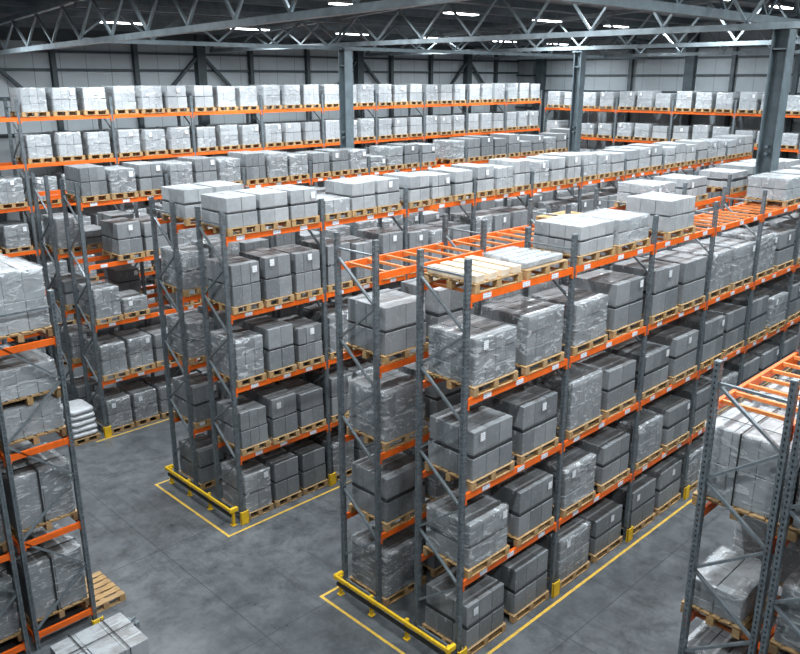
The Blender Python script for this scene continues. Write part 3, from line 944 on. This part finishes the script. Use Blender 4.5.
# small grey block beyond the strapped load
b = MB(); b.bbox((-.06, -.14, 0), (.06, .14, .12), .01); b.bbox((-.09, -.02, 0), (.09, .02, .16), .008)
tag(add('floor_bracket', b.mesh('floor_bracket', ['brace']), None, (5.35, 12.75, 0), .35), 'small grey metal bracket on floor beyond strapped load', 'bracket')
# sacks on a pallet by the farthest double rack
root = empty('wooden_pallet', (8.22, 21.72, 0), 0); tag(root, 'wooden pallet under white sacks beside farthest double rack end', 'pallet')
for nm, key, mb, l in pallet_parts(.8, 1.1): add(nm, mb.mesh(nm, ['wood']), root, l)
def sack_mb(w, d, h, seed):
    b = MB(); b.smooth = True; nu, nv = 40, 14
    sp = lambda c, e: math.copysign(abs(c) ** e, c)
    for i in range(nv + 1):
        ph = -PI / 2 + PI * i / nv
        for j in range(nu):
            th = 2 * PI * j / nu
            x = sp(math.cos(ph), .42) * sp(math.cos(th), .3); y = sp(math.cos(ph), .42) * sp(math.sin(th), .3); z = sp(math.sin(ph), .62)
            k = 1 + .05 * mnoise.noise(Vector((x * 2.2 + seed, y * 2.2, z * 1.5)))
            b.v.append((x * w / 2 * k, y * d / 2 * k, h / 2 + z * h / 2))
    for i in range(nv):
        for j in range(nu):
            a, c = i * nu + j, i * nu + (j + 1) % nu
            b.f.append((a, c, c + nu, a + nu)); b.m.append(0)
    return b
SN = ['bottom', 'second', 'middle', 'fourth', 'topmost']
for i in range(5):
    tag(add('sack', sack_mb(.80 - .02 * i, 1.06 - .03 * i, .165, i * 3.3).mesh('sack', ['sack']), None, (8.22 + (i % 2) * .02, 21.72, PAL_H + .001 + i * .172), .03 * (-1) ** i),
        f'white plump sack, {SN[i]} of the pile beside farthest double rack', 'sack', 'white sacks piled on a pallet')

# end barriers: yellow top rail, dark lower rail, posts
def barrier(x, ya, yb, label):
    root = empty('guard_rail', (x, ya, 0)); L = yb - ya
    tag(root, label, 'barrier', 'yellow rack-end barriers')
    b = MB(); b.bbox((-.025, 0, .40), (.025, L, .475), .008); add('top_rail', b.mesh('top_rail', ['yellow']), root)
    b = MB(); b.bbox((-.02, .02, .23), (.02, L - .02, .31), .008); add('lower_rail', b.mesh('lower_rail', ['black']), root, (.03, 0, 0))
    for k, yy in enumerate((.05, L * .36, L * .68, L - .05)):
        b = MB(); b.bbox((-.035, -.035, 0), (.035, .035, .44), .008); b.box((-.06, -.06, 0), (.06, .06, .012))
        bo = add('barrier_post', b.mesh('barrier_post', ['yellow']), root, (.10, yy, 0))
    for yy in (0, L):
        b = MB(); b.bbox((-.02, -.04, .37), (.2, .04, .475), .01); add('end_cap', b.mesh('end_cap', ['yellow']), root, (0, yy, 0))
barrier(8.74, 7.72, 10.76, 'yellow guard rail across the end of nearest double rack')
barrier(8.65, 14.42, 17.38, 'yellow guard rail across the end of middle double rack')
# post guards
def guard(x, y, label, hh=.33):
    b = MB()
    h = hh; b.bbox((-.11, -.012, 0), (.11, .012, h), .006)
    b.bbox((-.11, -.012, 0), (-.09, .042, h), .006); b.bbox((.09, -.012, 0), (.11, .042, h), .006)
    b.box((-.09, .012, h * .45), (.09, .02, h * .55))
    tag(add('post_guard', b.mesh('post_guard', ['yellow']), None, (x, y, 0)), label, 'post guard', 'yellow guards on rack post feet')
for rk, yf, rn in (('R1F', 7.70, 'nearest'), ('R2F', 14.40, 'middle'), ('R3F', 21.20, 'farthest')):
    R = RACKS[rk]
    for i, u in enumerate(R.ups[:6]):
        guard(R.o.x + u, yf - .09, f'yellow guard at foot of {ORD[i]} post, front of {rn} double rack')
guard(4.89, 13.2, 'yellow guard at foot of left-edge rack post', .16)

# ------------------------------------------------------------------ lamps
SUN = []
def lamp(x, y, power, label):
    z = roof_z(y) - .5
    root = empty('ceiling_lamp', (x, y, z)); tag(root, label, 'lamp', 'linear ceiling lamps')
    b = MB(); b.bbox((-.8, -.17, .03), (.8, .17, .11), .01)
    for s in (-.6, .6): b.box((s - .008, -.008, .1), (s + .008, .008, .5))
    add('housing', b.mesh('housing', ['housing']), root)
    b = MB(); b.box((-.76, -.14, 0), (.76, .14, .03)); add('diffuser', b.mesh('diffuser', ['led']), root)
    ld = bpy.data.lights.new('lamp_light', 'AREA'); ld.shape = 'RECTANGLE'; ld.size = 1.5; ld.size_y = .27; ld.energy = power; ld.color = (.89, .955, 1.0); ld.spread = math.radians(165)
    lo = bpy.data.objects.new('lamp_light', ld); C.objects.link(lo); lo.parent = root; lo.location = (0, 0, -.01)
LP = 440
for ri, (y, xs) in enumerate(((-1.0, (3, 8, 14, 20)), (5.6, (2.5, 7.5, 12.5, 17.5, 22.5, 27.5, 32.5)), (12.6, (5.5, 12, 17, 22, 27, 32, 37)), (19.4, (7, 12, 17, 22, 27, 32, 37)), (26.2, (8, 13, 18, 23, 28, 33, 37.5)))):  # first lamp of the two nearest rows is unseen, added to brighten rack fronts
    for ci, x in enumerate(xs):
        lamp(x, y, LP, f'white linear ceiling lamp, {ORD[ci]} along the {ORD[ri]} aisle row')

w = bpy.data.worlds.new('World'); bpy.context.scene.world = w; w.use_nodes = True
bg = w.node_tree.nodes.get('Background') or w.node_tree.nodes.new('ShaderNodeBackground')
bg.inputs[0].default_value = (.80, .90, 1.0, 1); bg.inputs[1].default_value = .02

# ------------------------------------------------------------------ camera
cd = bpy.data.cameras.new('camera'); cam = bpy.data.objects.new('camera', cd); C.objects.link(cam)
cd.sensor_fit = 'HORIZONTAL'; cd.sensor_width = 36; cd.lens = 36 * F_PX / 800; cd.clip_end = 200
cam.location = cam_p
cam.rotation_euler = (PI / 2 - PITCH, 0, YAW - PI / 2)
sc = bpy.context.scene; sc.camera = cam
sc.view_settings.view_transform = 'Standard'; sc.view_settings.look = 'None'
sc.view_settings.exposure = 0.0; sc.view_settings.gamma = 1.0; sc.view_settings.use_curve_mapping = False
